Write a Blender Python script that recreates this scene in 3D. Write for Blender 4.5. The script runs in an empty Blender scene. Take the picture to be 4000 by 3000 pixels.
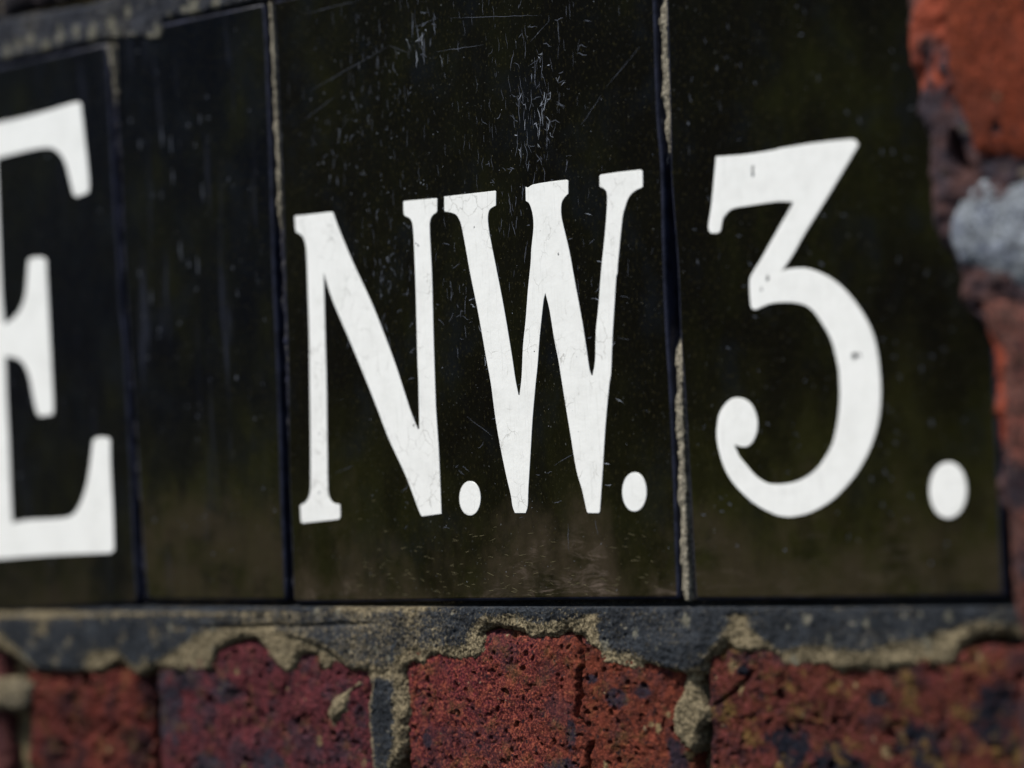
import bpy, math, random
import numpy as np
from mathutils import Matrix, Vector

# ------------------------------------------------------------ camera, sky, sun, exposure
scene = bpy.context.scene
col = scene.collection
MM = 0.001
cd = bpy.data.cameras.new('camera'); cam = bpy.data.objects.new('camera', cd); col.objects.link(cam)
scene.camera = cam
cam.matrix_world = Matrix(((0.7403239835, 0.0517922128, 0.6702521661, 0.7860711),
                           (0.6707466164, 0.0097384100, -0.7416226398, -0.73857379),
                           (-0.0449374680, 0.9986103995, -0.0275298731, 0.05016409),
                           (0, 0, 0, 1)))
cd.sensor_width = 36.0
cd.lens = 36.0*11000/4000
cd.clip_start = 0.02; cd.clip_end = 500
cd.dof.use_dof = True
focus = Vector((0.123, 0.0, 0.096))
cd.dof.focus_distance = (cam.matrix_world.inverted() @ focus).z * -1
cd.dof.aperture_fstop = 3.9
cd.dof.aperture_blades = 0

world = bpy.data.worlds.new('World'); scene.world = world; world.use_nodes = True
wt = world.node_tree; wt.nodes.clear()
SUN_EL, SUN_AZ = math.radians(58), math.radians(206)   # azimuth measured clockwise from +Y
sky = wt.nodes.new('ShaderNodeTexSky'); sky.sky_type = 'NISHITA'; sky.sun_disc = False
sky.sun_elevation = SUN_EL; sky.sun_rotation = SUN_AZ
bg = wt.nodes.new('ShaderNodeBackground'); bg.inputs['Strength'].default_value = 0.05
wo = wt.nodes.new('ShaderNodeOutputWorld')
wt.links.new(sky.outputs[0], bg.inputs[0]); wt.links.new(bg.outputs[0], wo.inputs[0])
sd = bpy.data.lights.new('sun', 'SUN'); sd.energy = 2.3; sd.angle = math.radians(0.6); sd.color = (1.0, 0.97, 0.92)
sun = bpy.data.objects.new('sun', sd); col.objects.link(sun)
dvec = Vector((math.sin(SUN_AZ)*math.cos(SUN_EL), math.cos(SUN_AZ)*math.cos(SUN_EL), math.sin(SUN_EL)))
sun.rotation_euler = dvec.to_track_quat('Z', 'Y').to_euler()
sun.location = dvec*5
vs = scene.view_settings
scene.display_settings.display_device = 'sRGB'
vs.view_transform = 'Standard'; vs.look = 'None'; vs.exposure = 1.2; vs.gamma = 1.0; vs.use_curve_mapping = False
scene.render.engine = 'CYCLES'

# ------------------------------------------------------------ outlines, in millimetres on the wall (x along the wall, z up)
LETTER_N = [[11.55,147.03],[20.52,146.88],[31.42,146.76],[32.36,146.26],[35.1,139.91],[41.69,126.87],[50.27,111.74],[56.69,98.46],[61.74,87.15],[68.0,70.83],[71.51,63.39],[72.23,63.66],[72.81,79.95],[72.85,88.81],[73.39,109.07],[73.62,124.29],[73.6,135.47],[73.11,139.07],[71.8,140.72],[69.73,141.67],[69.15,142.74],[69.12,146.83],[69.71,147.18],[85.86,146.64],[86.32,146.2],[86.06,141.93],[85.54,141.38],[83.52,140.4],[82.2,138.25],[81.93,133.72],[82.05,118.56],[81.51,98.4],[81.19,79.52],[81.13,69.44],[81.6,54.31],[81.51,32.43],[71.82,31.72],[71.14,32.14],[69.87,34.44],[64.25,46.78],[56.5,60.31],[51.4,71.3],[46.57,81.32],[38.4,97.54],[30.43,112.64],[27.19,120.72],[25.92,124.38],[25.28,102.02],[24.82,82.44],[23.9,61.57],[23.2,41.74],[24.37,38.84],[26.16,37.6],[29.33,37.0],[29.27,32.48],[28.39,31.45],[8.35,30.37],[7.63,31.07],[7.61,36.87],[8.26,37.49],[10.75,38.38],[12.8,40.7],[13.77,44.09],[14.87,61.92],[15.8,82.91],[16.64,102.57],[16.86,118.35],[17.01,133.08],[16.14,137.37],[14.37,139.64],[12.14,140.63],[11.54,142.0],[11.35,146.25]]
LETTER_W = [[89.83,146.86],[114.87,146.52],[115.25,146.04],[114.89,141.22],[112.14,140.24],[111.04,138.61],[110.75,136.16],[111.25,131.15],[114.09,117.06],[116.63,104.03],[119.29,87.61],[120.44,79.19],[121.61,73.43],[122.01,73.41],[123.46,80.01],[124.77,90.72],[126.67,100.39],[128.24,110.08],[130.14,119.72],[130.76,124.56],[132.18,131.77],[132.12,136.17],[131.32,139.18],[130.43,140.73],[129.16,141.44],[129.33,146.47],[130.36,146.13],[133.03,146.94],[142.14,147.15],[148.56,146.99],[149.29,146.43],[149.03,142.11],[146.89,140.62],[145.69,138.8],[145.39,134.95],[146.28,130.51],[148.34,122.11],[150.24,111.34],[152.62,98.16],[153.97,88.94],[155.05,80.71],[155.86,78.46],[156.31,78.63],[157.76,83.91],[158.65,93.44],[160.48,102.89],[162.47,115.19],[164.71,126.47],[166.22,135.89],[166.47,140.17],[165.94,141.65],[165.04,142.32],[163.4,143.1],[163.31,143.36],[163.52,146.79],[164.04,147.22],[171.53,147.31],[177.08,147.22],[181.98,147.09],[182.72,146.26],[182.56,141.45],[181.91,140.9],[180.05,140.52],[177.21,139.14],[175.57,137.4],[174.17,134.68],[173.51,133.3],[172.73,130.53],[170.93,121.17],[170.03,116.49],[169.49,112.72],[169.0,111.81],[167.63,102.39],[165.99,90.59],[164.65,78.75],[163.69,75.24],[161.09,61.05],[158.93,45.85],[156.81,31.57],[156.16,31.11],[151.44,31.21],[150.85,31.94],[149.08,39.43],[146.95,46.22],[145.1,57.86],[143.71,66.61],[142.24,76.35],[140.96,84.88],[139.47,92.25],[138.09,101.57],[137.06,106.01],[136.37,108.4],[135.45,106.13],[134.1,99.89],[132.68,92.67],[131.12,83.01],[129.91,76.99],[127.73,64.89],[126.02,52.74],[124.29,40.58],[123.58,34.24],[122.45,31.82],[117.37,31.92],[116.33,34.4],[115.77,38.35],[114.0,45.29],[111.66,56.21],[109.95,66.65],[108.63,78.1],[106.91,87.34],[104.91,98.88],[103.36,106.95],[100.98,118.08],[99.71,125.17],[98.69,130.76],[97.63,135.85],[96.42,138.46],[95.13,139.83],[92.43,140.84],[90.04,141.31],[89.59,141.85]]
THREE = [[214.29,148.1],[227.55,147.51],[238.92,147.75],[240.32,147.96],[254.25,148.25],[268.39,147.9],[270.26,147.61],[271.61,145.91],[270.91,144.88],[264.53,137.33],[257.51,129.1],[249.25,119.78],[243.85,113.03],[238.97,108.0],[240.79,108.53],[246.37,108.54],[250.75,107.74],[257.18,105.0],[262.41,101.25],[266.99,96.48],[270.95,90.89],[273.81,84.96],[275.25,77.83],[275.66,69.45],[275.17,62.86],[274.06,57.63],[271.87,52.0],[268.9,46.82],[264.84,41.65],[260.27,37.35],[255.16,33.48],[249.52,30.71],[244.45,29.02],[239.4,28.23],[236.05,28.21],[231.6,29.07],[224.96,31.94],[219.46,35.72],[214.55,40.43],[211.38,45.59],[209.43,52.1],[209.12,56.73],[209.98,61.31],[211.31,64.01],[213.78,66.43],[216.17,67.7],[218.78,67.89],[221.34,67.31],[223.82,65.73],[225.4,63.37],[226.35,60.14],[226.05,56.96],[224.86,54.27],[223.03,52.29],[220.98,51.54],[218.69,51.76],[216.31,52.49],[216.91,50.91],[218.47,48.11],[221.18,45.27],[223.87,42.45],[226.61,40.54],[229.38,39.33],[232.74,38.92],[236.68,38.99],[241.19,39.67],[245.73,41.34],[249.74,43.9],[252.67,46.93],[255.63,50.84],[257.55,55.67],[258.98,61.4],[259.67,66.7],[259.74,69.83],[259.73,74.28],[259.13,77.88],[257.82,83.3],[256.12,86.98],[253.6,90.72],[251.05,94.03],[247.87,96.28],[243.49,97.49],[239.04,97.89],[234.54,97.9],[231.1,97.23],[227.92,96.32],[226.23,96.75],[225.74,98.07],[225.61,102.65],[225.81,106.06],[226.92,108.26],[230.89,112.73],[235.77,118.69],[240.62,124.61],[244.53,129.22],[244.86,130.08],[239.86,130.69],[235.36,130.76],[227.95,130.55],[221.04,130.28],[218.09,129.18],[216.53,127.48],[216.67,128.83],[215.64,126.16],[214.9,123.46],[213.69,122.65],[210.78,122.9],[209.84,123.91],[209.78,125.77],[211.3,131.65],[212.84,139.82]]
LETTER_E = [[-166.1,203.14],[-138.02,203.98],[-121.55,205.22],[-114.34,205.51],[-112.18,204.39],[-111.32,196.87],[-109.65,181.28],[-108.97,170.95],[-109.8,167.73],[-117.27,166.63],[-119.43,167.98],[-121.3,173.9],[-123.17,179.83],[-125.61,184.11],[-129.93,187.46],[-134.41,188.81],[-143.58,189.22],[-157.59,188.68],[-167.06,188.22],[-169.46,187.88],[-169.67,133.12],[-168.76,117.77],[-163.95,119.21],[-159.08,121.8],[-155.06,126.19],[-152.83,131.86],[-151.42,139.33],[-150.7,143.35],[-147.39,144.25],[-140.97,143.72],[-138.76,142.38],[-138.59,130.8],[-138.33,113.44],[-138.07,96.1],[-137.89,84.56],[-138.3,78.23],[-147.04,77.75],[-149.21,79.88],[-151.11,86.36],[-152.94,94.01],[-155.85,99.41],[-160.32,102.59],[-168.69,104.24],[-168.92,86.05],[-168.6,69.0],[-168.69,45.56],[-168.51,33.84],[-158.14,34.81],[-139.7,35.03],[-130.59,35.71],[-125.0,38.74],[-120.09,45.47],[-116.96,52.78],[-114.64,61.24],[-113.43,66.31],[-110.69,67.62],[-104.55,67.38],[-102.42,66.45],[-102.7,55.17],[-102.46,38.24],[-102.71,21.9],[-104.01,20.68],[-106.66,20.37],[-140.67,19.96],[-178.0,18.72],[-219.4,16.76],[-217.8,27.28],[-207.63,29.34],[-203.66,34.78],[-202.89,116.33],[-203.73,187.2],[-207.0,193.09],[-215.07,196.18],[-215.45,204.6]]
STOP_N = [[101.17,37.58],[100.86,35.85],[100.18,34.27],[99.16,32.97],[97.88,32.05],[96.4,31.58],[94.75,31.62],[93.33,32.14],[92.15,33.12],[91.28,34.47],[90.79,36.09],[90.69,37.83],[91.0,39.57],[91.69,41.16],[92.72,42.46],[94.01,43.38],[95.5,43.83],[97.14,43.78],[98.56,43.25],[99.73,42.27],[100.58,40.92],[101.07,39.31]]
STOP_W = [[177.98,37.85],[177.66,35.99],[176.95,34.29],[175.9,32.88],[174.58,31.88],[173.05,31.38],[171.36,31.42],[169.89,31.99],[168.68,33.04],[167.79,34.5],[167.28,36.25],[167.18,38.14],[167.51,40.01],[168.22,41.72],[169.28,43.14],[170.62,44.12],[172.15,44.61],[173.84,44.56],[175.3,43.98],[176.5,42.92],[177.38,41.46],[177.88,39.73]]
STOP_3 = [[305.74,35.03],[305.33,32.6],[304.43,30.38],[303.1,28.54],[301.41,27.24],[299.47,26.59],[297.31,26.63],[295.43,27.37],[293.89,28.74],[292.75,30.65],[292.1,32.93],[291.97,35.4],[292.38,37.85],[293.3,40.09],[294.66,41.93],[296.36,43.22],[298.31,43.85],[300.47,43.78],[302.33,43.02],[303.86,41.64],[304.98,39.74],[305.62,37.48]]
TILE_E = [[-245.03,226.42],[-164.57,226.79],[-94.97,227.27],[-94.24,213.4],[-93.96,192.52],[-93.36,153.96],[-92.59,138.31],[-92.84,121.72],[-91.04,104.81],[-90.48,71.05],[-90.11,54.3],[-90.14,21.29],[-89.42,2.74],[-90.87,-0.14],[-179.48,-4.09],[-233.85,-6.24]]
TILE_BLANK = [[-88.99,230.32],[-58.28,230.34],[-1.1,230.23],[-0.4,225.29],[-0.26,188.41],[-1.0,151.11],[-1.43,125.89],[-1.42,93.9],[-1.8,62.56],[-2.31,36.06],[-2.39,2.64],[-3.37,0.68],[-41.59,0.68],[-79.78,0.89],[-83.77,2.22],[-85.13,15.58],[-85.96,32.35],[-86.6,54.71],[-87.5,77.95],[-88.66,104.66],[-89.87,138.4],[-89.54,171.25],[-89.82,192.05],[-89.25,213.5]]
TILE_NW = [[3.51,230.35],[103.01,230.08],[190.91,229.76],[192.03,227.84],[191.47,203.59],[190.67,166.03],[191.43,147.15],[190.39,114.88],[190.26,86.72],[190.6,73.85],[190.53,41.1],[190.02,17.79],[189.79,2.83],[188.81,1.28],[138.02,1.13],[63.26,0.5],[2.69,0.0],[0.92,1.17],[1.29,25.34],[1.38,51.89],[3.27,93.63],[3.64,120.21],[4.4,150.6],[4.43,187.86],[4.18,227.3]]
TILE_3 = [[196.23,229.16],[312.64,229.88],[319.45,227.08],[319.33,185.19],[317.42,2.25],[277.39,1.41],[197.35,0.94],[196.32,1.97],[195.95,17.72],[195.91,40.95],[195.44,73.59],[194.94,91.09],[195.13,114.5],[194.13,142.2],[194.86,165.54],[195.66,202.99]]
BAND = [[-246.54,-23.66],[-180.49,-19.85],[-172.78,-22.69],[-165.13,-25.5],[-157.58,-28.77],[-127.24,-29.21],[-112.41,-28.49],[-104.86,-24.61],[-100.47,-24.07],[-94.34,-29.58],[-87.86,-29.0],[-79.88,-26.08],[-69.46,-27.75],[-55.65,-27.98],[-46.72,-26.91],[-45.11,-22.81],[-41.44,-18.25],[-34.55,-15.47],[-27.78,-13.61],[-20.43,-14.44],[-14.27,-20.6],[-8.13,-26.27],[-3.69,-27.52],[0.97,-24.8],[3.8,-20.36],[7.67,-19.43],[12.68,-20.24],[13.7,-24.16],[17.28,-27.15],[22.47,-24.02],[27.44,-23.94],[31.03,-25.7],[39.6,-25.81],[40.8,-31.02],[38.91,-37.07],[38.68,-45.66],[39.86,-61.01],[39.23,-71.36],[48.31,-70.94],[51.95,-60.53],[56.39,-56.16],[59.06,-51.41],[58.29,-44.66],[60.9,-40.77],[61.8,-35.67],[59.77,-30.22],[58.55,-25.79],[62.01,-22.56],[66.17,-22.07],[68.35,-24.99],[70.85,-22.42],[73.9,-20.28],[80.29,-20.19],[85.93,-21.99],[92.86,-20.85],[96.21,-21.63],[101.03,-16.6],[100.72,-12.48],[99.13,-10.84],[101.51,-8.76],[107.09,-9.14],[113.28,-9.71],[118.73,-10.69],[120.25,-12.72],[124.03,-13.49],[129.55,-12.23],[134.97,-11.78],[139.39,-9.53],[142.48,-11.31],[145.67,-11.29],[149.6,-16.04],[152.66,-17.6],[153.52,-20.78],[158.12,-22.29],[165.82,-23.36],[172.44,-24.03],[175.13,-21.63],[183.63,-23.06],[190.08,-23.73],[188.78,-28.79],[185.53,-33.14],[183.43,-34.75],[183.65,-39.42],[184.38,-44.06],[187.12,-48.25],[191.99,-50.01],[194.58,-47.99],[195.33,-43.72],[197.44,-41.34],[200.03,-38.95],[199.77,-35.11],[196.53,-31.72],[195.8,-27.49],[198.42,-24.74],[200.48,-23.16],[201.16,-20.07],[205.73,-16.93],[209.32,-13.82],[211.14,-15.72],[215.89,-16.8],[222.14,-15.97],[225.99,-16.68],[229.2,-18.15],[231.84,-21.12],[237.35,-22.53],[241.15,-20.97],[248.05,-20.86],[253.42,-22.63],[262.5,-21.37],[271.38,-21.59],[280.21,-20.71],[291.05,-20.18],[297.45,-20.08],[300.12,-17.89],[301.18,-14.3],[305.56,-11.4],[308.59,-9.59],[316.9,-9.52],[323.44,-11.23],[347.09,-9.63],[341.98,1.45],[315.13,2.25],[193.88,1.37],[0.6,0.49],[-179.38,-2.57],[-245.01,-4.94]]
DARK = [[[-245.31,-4.85],[-179.51,-4.65],[-103.54,-3.95],[-74.89,-2.95],[-20.5,-2.83],[-19.62,-1.49],[12.61,-1.1],[43.56,-0.98],[102.03,-0.09],[148.93,-0.95],[153.66,-0.94],[212.02,-0.88],[226.92,-0.86],[327.7,0.37],[343.68,-0.31],[343.52,-3.08],[319.02,-8.45],[310.86,-6.38],[306.67,-6.76],[298.12,-8.6],[289.4,-11.55],[280.66,-13.08],[271.79,-14.64],[267.2,-17.26],[258.29,-16.64],[249.32,-14.9],[240.12,-15.0],[230.72,-16.24],[226.16,-13.65],[222.39,-11.79],[218.73,-9.16],[217.52,-5.36],[214.25,-3.85],[211.75,-5.39],[210.1,-8.84],[206.4,-13.86],[201.29,-17.76],[200.26,-22.78],[190.1,-23.41],[181.18,-21.93],[173.72,-19.69],[163.55,-18.26],[155.87,-16.37],[152.38,-13.62],[152.16,-8.44],[153.5,-3.65],[151.47,-2.46],[146.0,-5.68],[135.19,-8.14],[124.4,-7.4],[113.59,-4.59],[107.31,-5.44],[101.68,-5.87],[95.86,-8.8],[92.07,-15.05],[83.93,-17.22],[72.3,-17.78],[62.32,-17.47],[56.85,-19.66],[54.72,-25.13],[31.07,-25.18],[25.2,-20.08],[20.38,-17.53],[11.8,-14.13],[-7.22,-11.66],[-20.07,-8.63],[-34.27,-10.97],[-47.82,-11.97],[-56.19,-14.77],[-64.71,-18.51],[-76.18,-23.26],[-83.42,-26.14],[-94.13,-26.31],[-98.94,-22.65],[-104.56,-19.91],[-111.86,-20.0],[-119.36,-21.98],[-124.26,-29.16],[-154.54,-29.44],[-157.49,-27.32],[-170.23,-19.73],[-180.05,-12.98]],[[41.71,-26.08],[54.97,-25.85],[55.17,-32.43],[53.45,-40.97],[53.52,-49.47],[50.75,-60.58],[48.31,-70.94],[40.14,-71.32],[40.47,-60.99],[39.9,-45.63],[40.43,-37.04],[42.02,-31.0]]]
PATCH_SMALL = [[19.3,-34.94],[29.51,-30.39],[33.31,-28.59],[38.84,-28.27],[35.89,-31.55],[32.43,-32.92],[30.63,-37.27],[29.43,-41.62],[25.33,-43.03],[22.71,-45.27],[21.6,-48.12],[19.77,-47.53],[18.11,-44.1],[17.54,-41.07]]
PATCH_LEFT = [[-197.18,-30.42],[-181.22,-31.13],[-165.51,-31.33],[-158.67,-33.63],[-159.82,-39.46],[-163.3,-45.35],[-174.31,-46.37],[-180.52,-44.82],[-198.47,-50.22]]
CRACK_C = [[142.53,-10.51],[145.38,-16.09],[145.59,-21.29],[143.81,-24.53],[143.85,-32.53],[141.87,-38.99],[145.83,-43.68],[148.25,-47.2],[146.48,-50.45],[144.45,-66.51]]
CRACK_D = [[201.8,-33.91],[205.31,-32.28],[208.8,-30.67],[211.82,-28.7],[219.38,-22.46]]
BRICK_X = {"a":[[-161.68,-32.23],[-144.65,-113.33]],"b":[[-87.98,-30.86],[38.46,-54.25]],"c":[[55.35,-53.65],[193.71,-29.46]],"d":[[193.71,-29.46],[315.89,-26.85]],"z":[[-309.0,-34.98],[-179.25,-37.45]]}
TOPBAND = [[-245.02,226.64],[-164.55,227.0],[-93.2,227.24],[-87.11,227.05],[-71.85,225.21],[-65.73,222.96],[-59.53,222.84],[-57.83,230.07],[-0.82,230.09],[50.8,230.15],[52.35,255.14],[-63.98,250.62],[-88.0,245.9],[-107.51,245.05],[-140.01,246.37],[-151.96,247.19],[-163.33,245.97],[-243.83,244.66]]
PIER = [[299.28,199.9],[298.53,187.08],[297.39,176.47],[297.91,167.78],[300.09,161.05],[300.1,152.46],[301.75,145.83],[303.41,139.22],[303.92,130.61],[303.04,124.28],[301.81,120.55],[302.2,118.6],[305.82,111.02],[310.04,105.56],[311.42,99.08],[311.8,92.69],[314.53,88.26],[319.78,84.53],[321.94,79.35],[323.04,72.98],[323.05,64.59],[321.09,60.49],[321.46,54.17],[323.56,56.58],[323.93,46.1],[321.49,33.6],[323.38,28.11],[326.62,25.12],[326.14,4.27],[327.23,-6.14],[327.41,-10.02],[327.87,-63.59],[411.11,-59.29],[427.72,232.97],[304.43,225.82]]
PIER_ORANGE = [[312.9,206.34],[311.66,185.19],[311.92,172.37],[310.93,163.97],[313.43,155.15],[316.96,147.09],[319.14,141.76],[320.8,136.09],[324.16,134.47],[329.08,134.79],[338.63,132.12],[384.77,128.49],[389.45,210.09]]
PIER_BLOB = [[310.17,116.37],[310.31,118.91],[313.58,123.28],[318.8,127.42],[323.89,129.87],[328.72,128.54],[331.51,126.16],[338.96,127.92],[384.54,124.51],[382.66,91.63],[336.96,93.38],[329.27,96.04],[324.55,98.91],[319.77,101.39],[313.95,103.97],[310.43,112.32]]
PIER_LOWER = [[321.88,95.33],[336.84,91.31],[382.54,89.63],[373.75,-63.87],[328.19,-58.04],[325.77,-56.73],[325.97,-32.48],[330.0,-11.63],[326.38,-4.06],[325.77,27.23],[324.42,37.71],[327.1,50.16],[325.64,58.59],[325.61,66.56],[326.58,74.88],[324.02,81.32],[319.53,88.76]]
PIER_HOLE = [[313.81,144.48],[315.73,142.99],[317.34,136.46],[318.65,133.36],[316.61,132.51],[314.22,134.24],[312.45,138.25]]
CHIPS = {"n":[[74.74,131.05],[75.89,130.19],[69.64,65.24],[18.54,41.86],[19.77,64.09]],"w":[[130.01,88.44],[103.89,134.54],[143.24,121.56]],"three":[[233.33,106.17],[266.77,78.99],[268.12,79.13],[265.67,78.61],[230.58,102.73],[229.36,142.75],[229.28,141.39]]}
POINTS = {"net":[[138.83,187.72],[131.1,168.11],[131.58,143.58],[82.75,210.11],[60.45,194.66],[53.06,192.49],[37.18,173.6],[97.08,104.39],[59.79,125.41],[112.56,135.99],[53.34,102.78],[101.4,63.55],[53.34,44.03]],"scratch":[[21.88,193.19],[65.39,204.81],[65.39,204.81],[75.14,200.96],[21.44,222.79],[51.34,223.76],[89.1,199.64],[112.34,198.82],[77.8,209.77],[90.53,211.56],[96.7,210.7],[139.91,205.64],[18.97,182.99],[35.19,189.48],[134.39,197.11],[143.87,203.14],[156.3,165.24],[165.67,174.23],[168.32,176.78],[184.49,188.98],[168.48,90.67],[173.37,89.89],[169.96,105.07],[174.22,104.05],[136.81,48.24],[145.69,51.81],[154.44,28.75],[155.38,23.47],[142.02,28.02],[141.44,18.38],[178.67,65.74],[180.74,64.7],[96.16,67.01],[107.91,59.57],[27.23,48.93],[37.01,51.22]]}
PALE = {"top":[[-158.54,232.22],[-142.5,234.77],[-123.11,237.35],[-112.51,234.18],[-101.97,232.17],[-90.45,234.0],[-88.07,230.28],[-79.83,237.59],[-62.48,229.03],[-61.82,226.16],[-66.91,225.74],[-77.94,226.66],[-38.83,235.1],[-27.55,233.21],[-40.62,232.61],[-54.68,232.94],[-46.27,234.51],[-122.46,233.23],[-132.61,231.12],[-150.02,233.44],[-92.56,224.66],[-90.33,221.76],[-92.75,226.77]],"jline":[[-92.45,226.31],[-90.68,213.69],[-90.15,181.7],[-90.32,153.89],[-90.34,138.44],[-88.98,104.68],[-87.94,70.95],[-87.62,21.16],[-87.35,0.48]],"band":[[-109.56,-6.79],[-138.67,-19.84],[-115.75,-23.35],[-162.61,-22.55],[-69.7,-9.38],[-43.6,-9.67],[-44.82,-18.28],[-147.4,-13.69],[-133.86,-15.49],[15.0,-3.19],[26.25,-3.17],[52.06,-19.72],[26.89,-2.73],[46.19,-17.24],[116.56,-5.6],[170.73,-9.9],[192.66,-5.47],[181.1,-14.9],[157.04,-14.37],[313.46,-4.59],[297.12,-3.94],[242.56,-4.88],[251.34,-11.53],[234.98,-7.54],[282.65,-8.71],[288.48,-12.64],[236.64,-18.79],[286.87,-3.25],[266.07,-6.25],[280.77,-3.64]],"brick":[[253.69,-25.59],[259.53,-26.21],[306.94,-16.37],[228.1,-28.73],[218.62,-19.05],[210.84,-20.69],[214.27,-27.88],[174.48,-40.85],[177.94,-42.31],[154.03,-55.75],[182.26,-37.51],[189.45,-50.88],[-5.31,-32.84],[11.94,-52.56],[35.69,-59.5],[38.53,-23.34],[-113.65,-59.6],[-30.86,-62.96],[-32.56,-26.23],[-43.08,-33.63],[270.35,-46.83],[238.41,-36.0]]}

# ------------------------------------------------------------ materials
def lin(c):
    return tuple(((v/255)/12.92 if v/255 <= .04045 else ((v/255+.055)/1.055)**2.4) for v in c)

class NT:
    """small helper round a material's node tree"""
    def __init__(s, name):
        s.m = bpy.data.materials.new(name); s.m.use_nodes = True
        s.t = s.m.node_tree; s.t.nodes.clear()
        s.out = s.n('ShaderNodeOutputMaterial'); s.b = s.n('ShaderNodeBsdfPrincipled')
        s.l(s.b.outputs[0], s.out.inputs[0])
        s.co = s.n('ShaderNodeTexCoord').outputs['Object']
        g = s.n('ShaderNodeNewGeometry'); s.pos = g.outputs['Position']
    def n(s, k): return s.t.nodes.new(k)
    def l(s, a, b): s.t.links.new(a, b)
    def put(s, sock, v):
        if isinstance(v, bpy.types.NodeSocket): s.l(v, sock)
        else:
            if sock.type == 'RGBA' and len(v) == 3: v = (*v, 1)
            sock.default_value = v
    def map(s, scale=(1, 1, 1), rot=(0, 0, 0), loc=(0, 0, 0), src=None):
        m = s.n('ShaderNodeMapping'); s.l(src or s.pos, m.inputs[0])
        m.inputs['Scale'].default_value = scale; m.inputs['Rotation'].default_value = rot; m.inputs['Location'].default_value = loc
        return m.outputs[0]
    def noise(s, scale, detail=4, rough=.55, vec=None, dist=0, color=False):
        n = s.n('ShaderNodeTexNoise'); s.l(vec or s.pos, n.inputs['Vector'])
        n.inputs['Scale'].default_value = scale; n.inputs['Detail'].default_value = detail
        n.inputs['Roughness'].default_value = rough; n.inputs['Distortion'].default_value = dist
        return n.outputs['Color' if color else 'Fac']
    def voro(s, scale, vec=None, feature='F1', rnd=1):
        n = s.n('ShaderNodeTexVoronoi'); n.feature = feature; s.l(vec or s.pos, n.inputs['Vector'])
        n.inputs['Scale'].default_value = scale; n.inputs['Randomness'].default_value = rnd
        return n.outputs['Distance']
    def ramp(s, v, a, b, lo=0., hi=1., smooth=True):
        n = s.n('ShaderNodeMapRange'); n.interpolation_type = 'SMOOTHSTEP' if smooth else 'LINEAR'
        s.put(n.inputs['Value'], v)
        n.inputs['From Min'].default_value = a; n.inputs['From Max'].default_value = b
        n.inputs['To Min'].default_value = lo; n.inputs['To Max'].default_value = hi
        return n.outputs[0]
    def math(s, op, a, b=0., c=None, clamp=False):
        n = s.n('ShaderNodeMath'); n.operation = op; n.use_clamp = clamp
        s.put(n.inputs[0], a); s.put(n.inputs[1], b)
        if c is not None: s.put(n.inputs[2], c)
        return n.outputs[0]
    def mix(s, f, a, b, mode='MIX'):
        n = s.n('ShaderNodeMix'); n.data_type = 'RGBA'; n.blend_type = mode
        s.put(n.inputs[0], f); s.put(n.inputs[6], a); s.put(n.inputs[7], b)
        return n.outputs[2]
    def attr(s, name):
        n = s.n('ShaderNodeAttribute'); n.attribute_name = name; return n.outputs['Fac']
    def xyz(s, v=None):
        n = s.n('ShaderNodeSeparateXYZ'); s.l(v or s.pos, n.inputs[0]); return n.outputs
    def bump(s, hgt, strength, dist, prev=None):
        n = s.n('ShaderNodeBump'); s.l(hgt, n.inputs['Height'])
        n.inputs['Strength'].default_value = strength; n.inputs['Distance'].default_value = dist
        if prev: s.l(prev, n.inputs['Normal'])
        return n.outputs[0]
    def done(s, color, rough=.5, spec=.5, normal=None, coat=0):
        s.put(s.b.inputs['Base Color'], color); s.put(s.b.inputs['Roughness'], rough)
        s.put(s.b.inputs['Specular IOR Level'], spec)
        if coat: s.b.inputs['Coat Weight'].default_value = coat
        if normal: s.l(normal, s.b.inputs['Normal'])
        return s.m

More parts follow.
